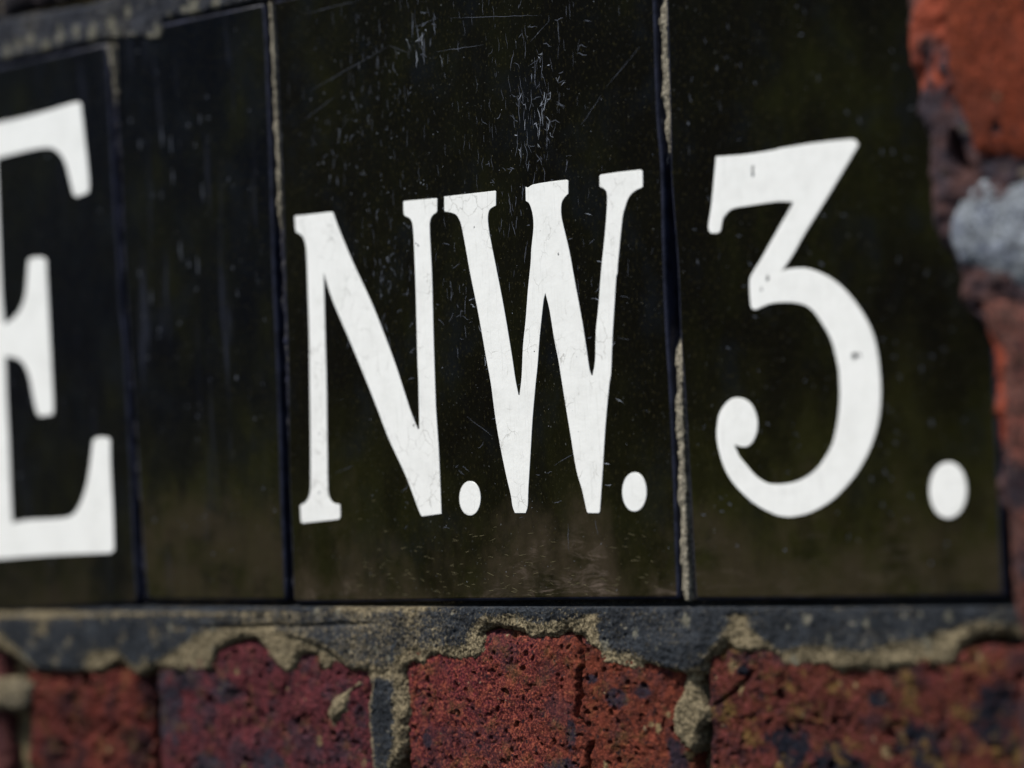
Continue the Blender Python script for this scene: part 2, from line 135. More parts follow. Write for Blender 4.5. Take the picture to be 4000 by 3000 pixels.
def glaze_material(name, seed, green=1., brown=1., streaks=0., rise=0., black=(7, 6, 3)):
    """black glazed tile: olive bloom, rain streaks, brown dirt gathered towards the ledge"""
    t = NT(name)
    off = (seed*1.7, seed*.3, seed*.9)
    v = t.map((1, 1, .55), loc=off)
    big = t.noise(22, 5, .6, v); mid = t.noise(70, 5, .65, v); fine = t.noise(900, 3, .7, v)
    base = lin(black)
    g = t.math('MULTIPLY', t.ramp(big, .40, .68), t.ramp(mid, .35, .65, .35, 1.))
    c = t.mix(t.math('MULTIPLY', g, green), base, lin((24, 25, 6)))
    c = t.mix(t.math('MULTIPLY', t.ramp(t.noise(35, 4, .6, t.map((1, 1, .8), loc=(seed*3+4, 0, 1))), .5, .7), .7), c, lin((12, 15, 19)))
    if streaks:
        st = t.noise(120, 4, .6, t.map((1, 1, .09), loc=off))
        c = t.mix(t.math('MULTIPLY', t.ramp(st, .55, .75), streaks), c, lin((44, 47, 60)))
    # dirt that has gathered on the lowest part of the tile
    z = t.xyz()[2]
    wob = t.ramp(t.noise(26, 4, .6, v), .25, .75, -.028-rise, .028-rise, False)
    zz = t.math('ADD', z, wob)
    d1 = t.ramp(zz, .080, .012)
    d2 = t.ramp(zz, .034, .006); d3 = t.ramp(zz, .016, -.006)
    smear = t.ramp(t.noise(48, 6, .68, t.map((.8, 1, 1.1), loc=off)), .33, .60)
    wisp = t.ramp(t.noise(150, 6, .75, t.map((.35, 1, 1.4), (0, -.5, 0), loc=off), 1.2), .47, .64)
    blot = t.ramp(t.noise(75, 6, .7, v), .40, .60)
    c = t.mix(t.math('MULTIPLY', t.math('MULTIPLY', d1, t.ramp(blot, 0, 1, .45, 1.)), .75*green), c, lin((36, 36, 14)))
    c = t.mix(t.math('MULTIPLY', t.math('MULTIPLY', d2, smear), brown*.85), c, lin((50, 43, 32)))
    c = t.mix(t.math('MULTIPLY', t.math('MULTIPLY', d3, wisp), max(0, brown-.75)*2.0), c, lin((112, 98, 88)))
    c = t.mix(t.math('MULTIPLY', t.ramp(t.noise(1000, 3, .75, t.map((1, 1, .5))), .56, .68), .6), c, lin((50, 46, 26)))
    spk = t.ramp(t.noise(1100, 2, .6, t.map((1, 1, .6), loc=off)), .68, .74)
    c = t.mix(t.math('MULTIPLY', spk, .7), c, lin((96, 98, 96)))
    r = t.ramp(t.noise(90, 5, .6, v), .3, .7, .22, .42)
    n = t.bump(t.noise(55, 3, .5, v), .22, .004)
    n = t.bump(t.noise(420, 4, .6, v), .18, .0007, n)
    return t.done(c, r, .03, n)

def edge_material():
    """rounded rim of the tiles, a bluish sky reflection painted into its base colour"""
    t = NT('glaze_rim_sky_tint')
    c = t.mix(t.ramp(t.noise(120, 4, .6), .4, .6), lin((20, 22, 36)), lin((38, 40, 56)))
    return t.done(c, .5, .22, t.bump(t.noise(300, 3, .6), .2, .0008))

def letter_material(name='white_glaze', craz=.6):
    """white glaze with fine grey crazing and brush streaks"""
    t = NT(name)
    w = t.noise(160, 3, .6, color=True)
    vec = t.n('ShaderNodeVectorMath'); vec.operation = 'MULTIPLY_ADD'
    t.l(w, vec.inputs[0]); vec.inputs[1].default_value = (.006, .006, .006); t.l(t.map((1, .2, .8)), vec.inputs[2])
    cr = t.ramp(t.voro(170, vec.outputs[0], 'DISTANCE_TO_EDGE'), .0, .035, 1, 0)
    cm = t.math('MULTIPLY', cr, t.ramp(t.noise(60, 3, .6), .46, .62))
    st = t.ramp(t.noise(1300, 3, .7, t.map((1, 1, .05))), .54, .74)
    c = t.mix(t.ramp(t.noise(75, 5, .65), .42, .72, 0, .65), (.80, .795, .76), (.71, .705, .67))
    c = t.mix(t.math('MULTIPLY', st, .25), c, (.42, .42, .39))
    c = t.mix(t.math('MULTIPLY', cm, craz), c, (.28, .27, .24))
    c = t.mix(t.math('MULTIPLY', t.ramp(t.noise(1100, 2, .5), .74, .80), .8), c, (.2, .2, .2))
    n = t.bump(t.noise(220, 4, .6), .15, .0008)
    return t.done(c, .28, .5, n)

def brick_material(name, cols, seed, dirt=.5, ochre=0.):
    """cols: two clay colours and a burnt one"""
    t = NT(name)
    off = (seed*2.3, seed, seed*1.1)
    v = t.map(loc=off)
    a = t.ramp(t.noise(32, 5, .65, v, .6), .38, .62, 0, .55)
    c = t.mix(a, cols[0], cols[1])
    c = t.mix(t.ramp(t.noise(26, 5, .65, t.map(loc=(seed, 2, seed))), .48, .62, 0, .6), c, tuple(x*.35 for x in cols[0]))
    grain = t.noise(1000, 4, .8, v)
    mid = t.noise(210, 5, .72, v)
    c = t.mix(t.ramp(mid, .44, .60, 0, .85), c, tuple(x*.42 for x in cols[0]))
    c = t.mix(t.ramp(t.noise(150, 5, .7, t.map(loc=(seed*.7, 5, 2))), .52, .64, 0, .55), c, tuple(min(1, x*1.7) for x in cols[1]))
    c = t.mix(t.ramp(grain, .51, .60, 0, .7), c, tuple(min(1, x*1.9+.02) for x in cols[1]))
    c = t.mix(t.ramp(grain, .49, .42, 0, .85), c, tuple(x*.2 for x in cols[0]))
    b = t.math('MULTIPLY', t.ramp(t.noise(48, 6, .68, t.map(loc=(seed*5, 3, 1))), .50, .60), dirt)
    b = t.math('MAXIMUM', b, t.math('MULTIPLY', t.attr('burn'), t.ramp(t.noise(260, 5, .7, v), .36, .52, .55, 1.)))
    hue = t.attr('hue')
    c = t.mix(t.math('MULTIPLY', hue, .75), c, t.mix(t.ramp(mid, .42, .58), tuple(x*1.0 for x in cols[1]), tuple(x*.35 for x in cols[1])))
    c = t.mix(t.ramp(grain, .50, .64, 0, .3), c, tuple(min(1, x*2.2+.02) for x in cols[1]))
    c = t.mix(b, c, cols[2])
    c = t.mix(t.math('MULTIPLY', t.attr('pale'), t.ramp(mid, .38, .5, .35, .95)), c, lin((136, 118, 84)))
    if ochre:
        c = t.mix(t.math('MULTIPLY', t.ramp(t.noise(95, 6, .75, t.map(loc=(9, seed*4, 1))), .51, .63), ochre), c, lin((112, 88, 46)))
    c = t.mix(t.ramp(t.noise(420, 3, .6, t.map(loc=(seed, 7, 7))), .60, .66, 0, .85), c, lin((22, 22, 28)))
    c = t.mix(t.ramp(t.noise(480, 2, .5, t.map(loc=(3, seed, 17))), .70, .77, 0, .7), c, lin((150, 132, 104)))
    n = t.bump(grain, 1., .0011)
    n = t.bump(t.noise(240, 4, .6, v), .8, .0015, n)
    return t.done(c, .85, .15, n)

def mortar_material(name, sand, dark, grain=.5, seed=0):
    """sandy lime mortar; the 'paint' attribute marks where a slate-grey coat still covers it"""
    t = NT(name)
    v = t.map(loc=(seed, seed*.5, seed*2))
    g = t.noise(1000, 4, .85, v); m = t.noise(130, 5, .65, v)
    cs = t.mix(t.ramp(m, .40, .60), sand, tuple(x*.5 for x in sand))
    cs = t.mix(t.ramp(g, .42, .49, .9, 0), cs, tuple(x*.15 for x in sand))
    cs = t.mix(t.ramp(g, .52, .60, 0, .8), cs, tuple(min(.8, x*1.7) for x in sand))
    cdk = t.mix(t.ramp(t.noise(90, 6, .7, v), .40, .60), dark, tuple(x*1.9 for x in dark))
    cdk = t.mix(t.ramp(g, .53, .61, 0, .6), cdk, tuple(min(.8, x*3.) for x in dark))
    cdk = t.mix(t.ramp(g, .48, .42, 0, .7), cdk, tuple(x*.3 for x in dark))
    p = t.attr('paint')
    # the coat is rubbed through in grains and in larger worn places
    rub = t.math('ADD', t.ramp(t.noise(800, 5, .9, v), .37, .63, 0., 1., False), t.ramp(t.noise(38, 4, .6, v), .35, .65, -grain, grain, False))
    k = t.math('SUBTRACT', t.math('MULTIPLY', p, 1.2), t.math('MULTIPLY', rub, .85))
    c = t.mix(t.ramp(k, .14, .50), cs, cdk)
    c = t.mix(t.math('MULTIPLY', t.attr('pale'), t.ramp(g, .38, .52, .2, .9)), c, lin((128, 124, 108)))
    c = t.mix(t.ramp(t.noise(420, 2, .5, t.map(loc=(seed+2, 4, 4))), .70, .76, 0, .75), c, lin((150, 143, 126)))
    n = t.bump(g, 1., .0012)
    n = t.bump(t.noise(240, 4, .65, v), .8, .0016, n)
    return t.done(c, .88, .12, n)

def plain(name, color, rough=.6, spec=.3):
    t = NT(name)
    c = t.mix(t.ramp(t.noise(700, 3, .6), .35, .65), color, tuple(x*.6 for x in color))
    return t.done(c, rough, spec)

# ------------------------------------------------------------ geometry helpers
def link(name, me, mats, parent=None, loc=None):
    o = bpy.data.objects.new(name, me); col.objects.link(o)
    for m in (mats if isinstance(mats, (list, tuple)) else [mats]):
        me.materials.append(m)
    if parent: o.parent = parent
    if loc is not None: o.location = loc
    return o

def tag(o, label=None, cat=None, group=None, kind=None):
    if label: o['label'] = label
    if cat: o['category'] = cat
    if group: o['group'] = group
    if kind: o['kind'] = kind
    return o

def smooth_outline(pts, ang=38, sub=4):
    """Catmull-Rom through the gentle vertices, corners kept sharp"""
    P = [Vector(p) for p in pts]; n = len(P)
    sharp = []
    for i in range(n):
        a = (P[i]-P[i-1]); b = (P[(i+1) % n]-P[i])
        sharp.append(a.length < 1e-6 or b.length < 1e-6 or math.degrees(a.angle(b, 0)) > ang)
    out = []
    for i in range(n):
        p1, p2 = P[i], P[(i+1) % n]
        p0 = P[i-1] if not sharp[i] else p1-(p2-p1)
        p3 = P[(i+2) % n] if not sharp[(i+1) % n] else p2+(p2-p1)
        l = (p2-p1).length
        # centripetal-ish guard: limit the neighbours' reach
        if (p1-p0).length > 2*l: p0 = p1-(p1-p0).normalized()*2*l
        if (p3-p2).length > 2*l: p3 = p2+(p3-p2).normalized()*2*l
        for k in range(sub):
            t = k/sub
            out.append(.5*((2*p1)+(p2-p0)*t+(2*p0-5*p1+4*p2-p3)*t*t+(3*p1-p0-3*p2+p3)*t**3))
    return out

def plate(name, pts, y_front, thick, bevel, mats, parent=None, loc=(0, 0, 0), res=3, smooth=True, sub=4, inset=True):
    """solid plate cut to an outline (mm) with a rounded front edge"""
    P = smooth_outline(pts, sub=sub) if smooth else [Vector(p) for p in pts]
    cu = bpy.data.curves.new('tmp', 'CURVE'); cu.dimensions = '2D'; cu.fill_mode = 'BOTH'
    cu.extrude = max(thick/2-bevel, 1e-5); cu.bevel_depth = bevel; cu.bevel_resolution = res
    if inset: cu.offset = -bevel
    s = cu.splines.new('POLY'); s.points.add(len(P)-1)
    for q, p in zip(s.points, P): q.co = (p[0]*MM, p[1]*MM, 0, 1)
    s.use_cyclic_u = True
    tmp = bpy.data.objects.new('tmp', cu); col.objects.link(tmp)
    dg = bpy.context.evaluated_depsgraph_get()
    me = bpy.data.meshes.new_from_object(tmp.evaluated_get(dg))
    bpy.data.objects.remove(tmp); bpy.data.curves.remove(cu)
    # curve plane XY -> wall plane XZ, front towards -Y
    L = Vector(loc)
    for vtx in me.vertices:
        x, y, z = vtx.co
        vtx.co = Vector((x, y_front+thick/2-z, y))-L
    me.name = name; me.materials.clear()
    for p in me.polygons: p.use_smooth = len(p.vertices) <= 4 and p.area < 2e-5
    o = link(name, me, mats, parent)
    if parent is None: o.location = L
    return o

# vectorised gradient noise
_rng = np.random.RandomState(7)
_perm = _rng.permutation(512)
_grad = _rng.normal(size=(512, 2)); _grad /= np.linalg.norm(_grad, axis=1)[:, None]
def perlin(x, y, seed=0):
    xi = np.floor(x).astype(int); yi = np.floor(y).astype(int)
    xf = x-xi; yf = y-yi
    def g(ix, iy, dx, dy):
        k = _perm[(_perm[(ix+seed*37) % 512]+iy) % 512]
        return _grad[k, 0]*dx+_grad[k, 1]*dy
    u = xf*xf*xf*(xf*(xf*6-15)+10); w = yf*yf*yf*(yf*(yf*6-15)+10)
    a = g(xi, yi, xf, yf)*(1-u)+g(xi+1, yi, xf-1, yf)*u
    b = g(xi, yi+1, xf, yf-1)*(1-u)+g(xi+1, yi+1, xf-1, yf-1)*u
    return (a*(1-w)+b*w)*1.5
def fbm(x, y, size, octaves=4, rough=.55, seed=0):
    s = 0; a = 1; f = 1./size; tot = 0
    for k in range(octaves):
        s = s+a*perlin(x*f+seed*3.1, y*f+seed*7.7, seed+k); tot += a; a *= rough; f *= 2.03
    return s/tot*1.6

def seg_dist(X, Z, pts, closed):
    P = np.array(pts, float); n = len(P); d = np.full(X.shape, 1e9)
    inside = np.zeros(X.shape, bool)
    for i in range(n if closed else n-1):
        a = P[i]; b = P[(i+1) % n]; e = b-a; L = e@e+1e-12
        t = np.clip(((X-a[0])*e[0]+(Z-a[1])*e[1])/L, 0, 1)
        d = np.minimum(d, np.hypot(X-a[0]-t*e[0], Z-a[1]-t*e[1]))
        if closed:
            c = (a[1] > Z) != (b[1] > Z)
            with np.errstate(divide='ignore', invalid='ignore'):
                xx = (b[0]-a[0])*(Z-a[1])/(b[1]-a[1]+1e-12)+a[0]
            inside ^= c & (X < xx)
    return d, inside
def sdf(X, Z, pts):
    d, i = seg_dist(X, Z, pts, True)
    return np.where(i, d, -d)

def field(name, box, step, height, cut, base_depth, mats, attrs=None, parent=None, rough_edge=0):
    """a solid crust over the wall plane. box in mm; height(X,Z) = mm towards the viewer (-Y);
    cut(X,Z) = signed distance, kept where > 0; the rim is closed back to base_depth."""
    x0, x1, z0, z1 = box
    nx = int((x1-x0)/step)+1; nz = int((z1-z0)/step)+1
    X, Z = np.meshgrid(np.linspace(x0, x1, nx), np.linspace(z0, z1, nz))
    H = height(X, Z); keep = cut(X, Z) > 0 if cut else np.ones(X.shape, bool)
    idx = -np.ones(X.shape, int)
    q = keep[:-1, :-1] & keep[1:, :-1] & keep[:-1, 1:] & keep[1:, 1:]
    used = np.zeros(X.shape, bool)
    used[:-1, :-1] |= q; used[1:, :-1] |= q; used[:-1, 1:] |= q; used[1:, 1:] |= q
    idx[used] = np.arange(used.sum())
    cx, cz = (x0+x1)/2, (z0+z1)/2
    V = np.column_stack([(X[used]-cx)*MM, -H[used]*MM, (Z[used]-cz)*MM])
    F = np.column_stack([idx[:-1, :-1][q], idx[:-1, 1:][q], idx[1:, 1:][q], idx[1:, :-1][q]])
    # rim
    nv = len(V)
    E = {}
    for a, b in ((0, 1), (1, 2), (2, 3), (3, 0)):
        for p, r in zip(F[:, a], F[:, b]):
            if (r, p) in E: del E[(r, p)]
            else: E[(p, r)] = 1
    rim = sorted({p for e in E for p in e}); rmap = {p: nv+i for i, p in enumerate(rim)}
    B = V[rim].copy() if rim else np.zeros((0, 3)); B[:, 1] = base_depth*MM
    V = np.vstack([V, B])
    faces = F.tolist()+[[r, p, rmap[p], rmap[r]] for (p, r) in E]
    me = bpy.data.meshes.new(name); me.from_pydata(V.tolist(), [], faces); me.update()
    me.polygons.foreach_set('use_smooth', [True]*len(faces))
    for an, fn in (attrs or {}).items():
        a = me.attributes.new(an, 'FLOAT', 'POINT')
        vals = np.zeros(len(V)); g = fn(X, Z)[used]; vals[:nv] = g
        if rim: vals[nv:] = g[rim]
        a.data.foreach_set('value', vals.astype(np.float32))
    o = link(name, me, mats, parent)
    o.location = (cx*MM, 0, cz*MM)
    return o

def pits(X, Z, rnd, n, rmin, rmax, box, depth=1.3, power=2.5):
    H = np.zeros(X.shape)
    for _ in range(n):
        r = rmin+(rmax-rmin)*rnd.random()**power
        cx = rnd.uniform(box[0], box[1]); cz = rnd.uniform(box[2], box[3])
        a = rnd.uniform(0, math.pi); el = rnd.uniform(1, 2.2)
        m = (np.abs(X-cx) < 3*r) & (np.abs(Z-cz) < 3*r)
        if not m.any(): continue
        dx = X[m]-cx; dz = Z[m]-cz
        u = (dx*math.cos(a)+dz*math.sin(a)); w = (-dx*math.sin(a)+dz*math.cos(a))*el
        k = np.clip(1-(u*u+w*w)/(r*r), 0, 1)
        H[m] = np.minimum(H[m], -depth*r*np.sqrt(k))
    return H

def pale_fn(pts, seed, rmin, rmax):
    rnd = random.Random(seed); R = [(x, z, rnd.uniform(rmin, rmax), rnd.uniform(.8, 1.6)) for x, z in pts]
    def f(X, Z):
        w = 1.7*fbm(X, Z, 1.9, 4, .7, seed); b = np.zeros(X.shape)
        for x, z, r, e in R:
            b = np.maximum(b, step01(1-np.hypot((X-x)/r, (Z-z)/(r*e))+.5*w, -.05, .45))
        return b
    return f

def step01(d, a, b):
    t = np.clip((d-a)/(b-a), 0, 1); return t*t*(3-2*t)

# ------------------------------------------------------------ the wall behind everything
M_sand = mortar_material('sand_mortar', lin((140, 124, 92)), lin((36, 40, 48)), .35, 1)
M_band = mortar_material('painted_pointing', lin((146, 132, 104)), lin((42, 45, 49)), .26, 2)
M_joint = mortar_material('joint_mortar', lin((158, 150, 132)), lin((30, 32, 46)), .1, 5)  # dark joint tone, with the tile edges' bluish sky reflection painted in
M_white = letter_material()
M_white2 = letter_material('white_glaze_sound', .12)
M_chip = plain('chipped_spot', lin((70, 70, 72)))
M_craze = plain('crazing', lin((84, 88, 98)), .45)
M_bright = plain('bright_crazing', lin((150, 155, 165)), .4)
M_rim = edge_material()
M_grit = plain('grit', lin((104, 96, 68)), .6)

def bed_h(X, Z): return -9+.8*fbm(X, Z, 14, 4, .6, 3)
bed = field('mortar_bed', (-520, 640, -330, 480), 2.5, bed_h, None, 40, M_sand,
            {'paint': lambda X, Z: .55+0*X})
tag(bed, kind='structure')

# ------------------------------------------------------------ lettered tiles
def craze(tile, items, y, slot):
    """hairlines and specks lying in the glaze: thin slivers added to the tile's own mesh"""
    me = tile.data; L = tile.location
    V = []; F = []
    for pts, w in items:
        if len(pts) == 1:
            x, z = pts[0]; n = 6; b = len(V); ph = random.random()*6
            for k in range(n):
                r = w*random.uniform(.6, 1.2)
                V.append((x+r*math.cos(ph+k/n*2*math.pi)*.9, z+r*math.sin(ph+k/n*2*math.pi)*1.3))
            F.append(list(range(b, b+n))); continue
        b = len(V); n = len(pts)
        for i, (x, z) in enumerate(pts):
            a = pts[max(0, i-1)]; c = pts[min(n-1, i+1)]
            dx, dz = c[0]-a[0], c[1]-a[1]; l = math.hypot(dx, dz)+1e-9
            ww = w*(.15+.85*math.sin(math.pi*(i+.3)/(n-.4)))*random.uniform(.6, 1.3)
            V += [(x-dz/l*ww/2, z+dx/l*ww/2), (x+dz/l*ww/2, z-dx/l*ww/2)]
        for i in range(n-1): F.append([b+2*i, b+2*i+1, b+2*i+3, b+2*i+2])
    co = [tuple(v.co) for v in me.vertices]; fs = [list(p.vertices) for p in me.polygons]; nb = len(co)
    sm = [p.use_smooth for p in me.polygons]; mi = [p.material_index for p in me.polygons]
    co += [(x*MM-L.x, y-L.y, z*MM-L.z) for x, z in V]
    fs += [[nb+i for i in f] for f in F]
    m2 = bpy.data.meshes.new(me.name); m2.from_pydata(co, [], fs); m2.update()
    for m in me.materials: m2.materials.append(m)
    m2.polygons.foreach_set('use_smooth', sm+[False]*len(F))
    m2.polygons.foreach_set('material_index', mi+[slot]*len(F))
    tile.data = m2; bpy.data.meshes.remove(me)

random.seed(11)
def wiggle(x, z, ang, length, step=.9, jit=.5, bias=None):
    pts = [(x, z)]; n = max(2, int(length/step))
    for _ in range(n):
        ang += random.gauss(0, jit)
        if bias is not None: ang += (bias-ang)*.45
        x += math.cos(ang)*step; z += math.sin(ang)*step*1.1
        pts.append((x, z))
    return pts
def net(cx, cz, n, spread, L=(2, 8), w=.28):
    out = []
    for _ in range(n):
        x = random.gauss(cx, spread); z = random.gauss(cz, spread*1.5)
        down = random.random() < .68
        p = wiggle(x, z, -math.pi/2 if down else random.uniform(-.5, .6), random.uniform(*L)*(1 if down else .5), .7, jit=.38 if down else .3, bias=-math.pi/2+random.gauss(0, .12) if down else None)
        out.append((p, w*random.uniform(.5, 1.2)))
        if random.random() < .35:
            q = random.choice(p); out.append((wiggle(q[0], q[1], random.uniform(-.6, 3.6), random.uniform(1, 3), .6, jit=.35), w*.8))
    return out

TILES = {}
def make_tile(outline, mat, label, cat='tile'):
    L = (sum(p[0] for p in outline)/len(outline)*MM, 0, min(p[1] for p in outline)*MM)
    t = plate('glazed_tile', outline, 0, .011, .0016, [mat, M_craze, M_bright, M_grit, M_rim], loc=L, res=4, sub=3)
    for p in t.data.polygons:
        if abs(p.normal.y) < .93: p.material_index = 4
    tag(t, label, cat, 'black glazed letter tiles of the street name')
    return t
def letter(tile, name, pts, sub=4, chips=()):
    o = plate(name, pts, -.00022, .0008, .00012, [M_white2 if name in ('letter_e', 'numeral_three') else M_white, M_chip], parent=tile, loc=tile.location, res=1, sub=sub)
    if chips:
        items = [([(x, z)], random.uniform(.3, .6)*(1.8 if name == 'numeral_three' else 1)) for x, z in chips]
        o2 = o; loc = tile.location.copy()
        class _S: pass
        me = o.data; V = [tuple(v.co) for v in me.vertices]; F = [list(p.vertices) for p in me.polygons]; mi = [0]*len(F)
        for (c,), r in items:
            b = len(V); n = 9
            for k in range(n):
                rr = r*random.uniform(.35, 1.25); a = k/n*2*math.pi
                V.append((c[0]*MM-loc.x+rr*MM*math.cos(a)*.8, -.00026-loc.y, c[1]*MM-loc.z+rr*MM*math.sin(a)*1.3))
            F.append(list(range(b, b+n))); mi.append(1)
        m2 = bpy.data.meshes.new(name); m2.from_pydata(V, [], F); m2.update()
        for m in me.materials: m2.materials.append(m)
        m2.polygons.foreach_set('material_index', mi)
        o.data = m2; bpy.data.meshes.remove(me)
    return o

t_e = make_tile(TILE_E, glaze_material('glaze_first', 1, .5, .55, .3, -.004, (3, 4, 9)), 'black glazed tile with the white letter E, cut off at the left edge')
letter(t_e, 'letter_e', LETTER_E)
t_b = make_tile(TILE_BLANK, glaze_material('glaze_blank', 2, .9, .75, .6, .012, (3, 4, 8)), 'narrow blank black tile without a letter, between the E and N.W. tiles')
t_n = make_tile(TILE_NW, glaze_material('glaze_middle', 3, .6, 1.15, 0, .0), 'wide black crazed tile with the white letters N.W.')
letter(t_n, 'letter_n', LETTER_N, chips=CHIPS['n'])
letter(t_n, 'full_stop', STOP_N, 3)
letter(t_n, 'letter_w', LETTER_W, chips=CHIPS['w'])
letter(t_n, 'full_stop', STOP_W, 3)
t_3 = make_tile(TILE_3, glaze_material('glaze_last', 4, 1., .8, 0, .008), 'black tile with the white numeral 3 and a full stop, beside the orange brick')
letter(t_3, 'numeral_three', THREE, chips=CHIPS['three'])
letter(t_3, 'full_stop', STOP_3, 3)

# crazing and scratches of the N.W. tile, where the photograph shows them
N = POINTS['net']
fr = []
fr += net(N[0][0], N[0][1], 30, 8, (3, 12), .21)
fr += net(N[1][0], N[1][1]+6, 34, 10, (2, 9), .21)
fr += net(N[2][0], N[2][1], 26, 5, (2, 7), .26)
fr += net(N[3][0], N[3][1], 14, 3, (3, 9), .34)
fr += net(N[4][0], N[4][1], 26, 10, (1.5, 5), .24)
fr += net(N[5][0], N[5][1], 16, 9, (1.5, 4), .24)
fr += net(N[6][0], N[6][1], 16, 5, (1.5, 4), .3)
fr += net(N[7][0], N[7][1], 14, 4, (2, 6), .26)
fr += net(N[8][0], N[8][1], 34, 8, (1, 3.5), .32)
fr += net(N[9][0], N[9][1], 12, 4, (2, 6), .24)
fr += net(N[10][0], N[10][1]-5, 12, 6, (2, 6), .24)
for _ in range(240):
    x = random.gauss(105, 48); z = random.uniform(112, 226)
    fr.append((wiggle(x, z, -math.pi/2, random.uniform(1, 6), .8, jit=.35, bias=-math.pi/2), .11))
for _ in range(60):
    x = random.uniform(60, 160); z = random.uniform(25, 130)
    fr.append((wiggle(x, z, random.uniform(-.3, .5), random.uniform(1, 5), jit=.3), .2))
S = POINTS['scratch']
for a, b in zip(S[0::2], S[1::2]):
    n = max(4, int(math.hypot(a[0]-b[0], a[1]-b[1])/3))
    fr.append(([(a[0]+(b[0]-a[0])*k/n+random.gauss(0, .08), a[1]+(b[1]-a[1])*k/n+random.gauss(0, .08)) for k in range(n+1)], .13))
craze(t_n, fr, -.00004, 1)
br = []
for k in range(11):                                     # short rungs of crazing right of the W
    z = 40+k*9.5+random.uniform(-2, 2); x = 160+random.uniform(-2, 7)-k*.2
    br.append((wiggle(x, z, random.uniform(-.35, -.05), random.uniform(2, 5), .6, jit=.18), .24))
for i in (0, 1, 3, 0, 0, 7): br += net(N[i][0]+random.gauss(0, 5), N[i][1]+random.gauss(0, 8), 6, 4, (2, 6), .26)
for _ in range(150):
    br.append(([(random.gauss(105, 45), random.uniform(4, 226))], random.uniform(.06, .16)))
for _ in range(60):
    br.append(([(random.uniform(15, 90), random.uniform(110, 210))], random.uniform(.12, .26)))
craze(t_n, br, -.00005, 2)
gr = []
for _ in range(420):
    gr.append(([(random.uniform(4, 186), random.uniform(4, 226))], random.uniform(.06, .15)))
for _ in range(120):
    gr.append((wiggle(random.uniform(30, 180), 3+abs(random.gauss(0, 12)), random.uniform(-.2, .2), random.uniform(1, 4), jit=.1), .16))
craze(t_n, gr, -.00005, 3)
s3 = []
for _ in range(90):
    s3.append((wiggle(random.uniform(200, 300), random.uniform(20, 226), random.choice([-math.pi/2, -.3]), random.uniform(.5, 2), jit=.3), .4*random.uniform(.4, 1)))
for _ in range(70):
    s3.append(([(random.uniform(200, 325), random.uniform(8, 226))], random.uniform(.1, .4)))
craze(t_3, s3, -.00004, 1)
sb = [([(random.uniform(-88, -2), random.uniform(5, 225))], random.uniform(.2, .6)) for _ in range(46)]
sb += [(wiggle(random.uniform(-80, -40), random.uniform(120, 200), -math.pi/2, random.uniform(2, 9), jit=.2, bias=-math.pi/2), .5) for _ in range(14)]
craze(t_b, sb, -.00004, 1)
se = [([(random.uniform(-175, -98), random.uniform(5, 220))], random.uniform(.3, .7)) for _ in range(16)]
craze(t_e, se, -.00004, 1)

# ------------------------------------------------------------ mortar in the upright joints between tiles
def joint(xc_pts, width, level, label, seed, paint):
    zs = [p[1] for p in xc_pts]; xs = [p[0] for p in xc_pts]
    order = np.argsort(zs); zs = np.array(zs)[order]; xs = np.array(xs)[order]
    def xc(Z): return np.interp(Z, zs, xs)
    lz = np.array([l[0] for l in level]); lv = np.array([l[1] for l in level])
    def hgt(X, Z):
        base = np.interp(Z, lz, lv)
        side = (X-xc(Z))/width
        return base+.6*fbm(X, Z, 3.5, 4, .7, seed)+1.5*fbm(X*0, Z, 9, 3, .6, seed+3)*np.clip(.4-side, 0, 1)+2.2*side-1.6*np.clip(np.abs(side)-.35, 0, 1)
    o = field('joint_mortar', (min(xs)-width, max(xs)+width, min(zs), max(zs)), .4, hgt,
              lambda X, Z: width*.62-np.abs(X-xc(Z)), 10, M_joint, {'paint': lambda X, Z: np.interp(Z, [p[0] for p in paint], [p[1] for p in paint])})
    tag(o, label, 'mortar', 'mortar in the joints between the tiles')
    return o
joint(PALE['jline'], 3.4,
      [(0, -2.4), (60, -1.6), (150, -.9), (190, -.5), (205, .2), (226, .9)], 'dark joint with pale mortar only at its top, right of the E', 3,
      [(0, .95), (190, .9), (200, .9), (212, .1), (226, .1)])
joint([(2.2, 230), (2.2, 180), (1.2, 60), (.2, 1)], 3.6,
      [(0, -2.6), (100, -1.8), (143, -1.5), (149, -.9), (185, -.7), (230, -.3)], 'thin joint left of the N, with pale mortar in its upper half', 5,
      [(0, .95), (140, .85), (150, .15), (230, .1)])
joint([(193.2, 230), (193.0, 150), (192.3, 100), (191.9, 1)], 4.4,
      [(-2, -.4), (20, -.8), (70, -1.3), (84, -2.6), (94, -7), (143, -7.5), (152, -3), (160, -1.6), (196, -1.2), (204, -3), (208, -1.6), (215, -6), (230, -7)],
      'joint between W. and 3, its sandy mortar missing halfway down', 9, [(-2, .05), (84, .1), (100, .9), (140, .9), (152, .25), (230, .3)])

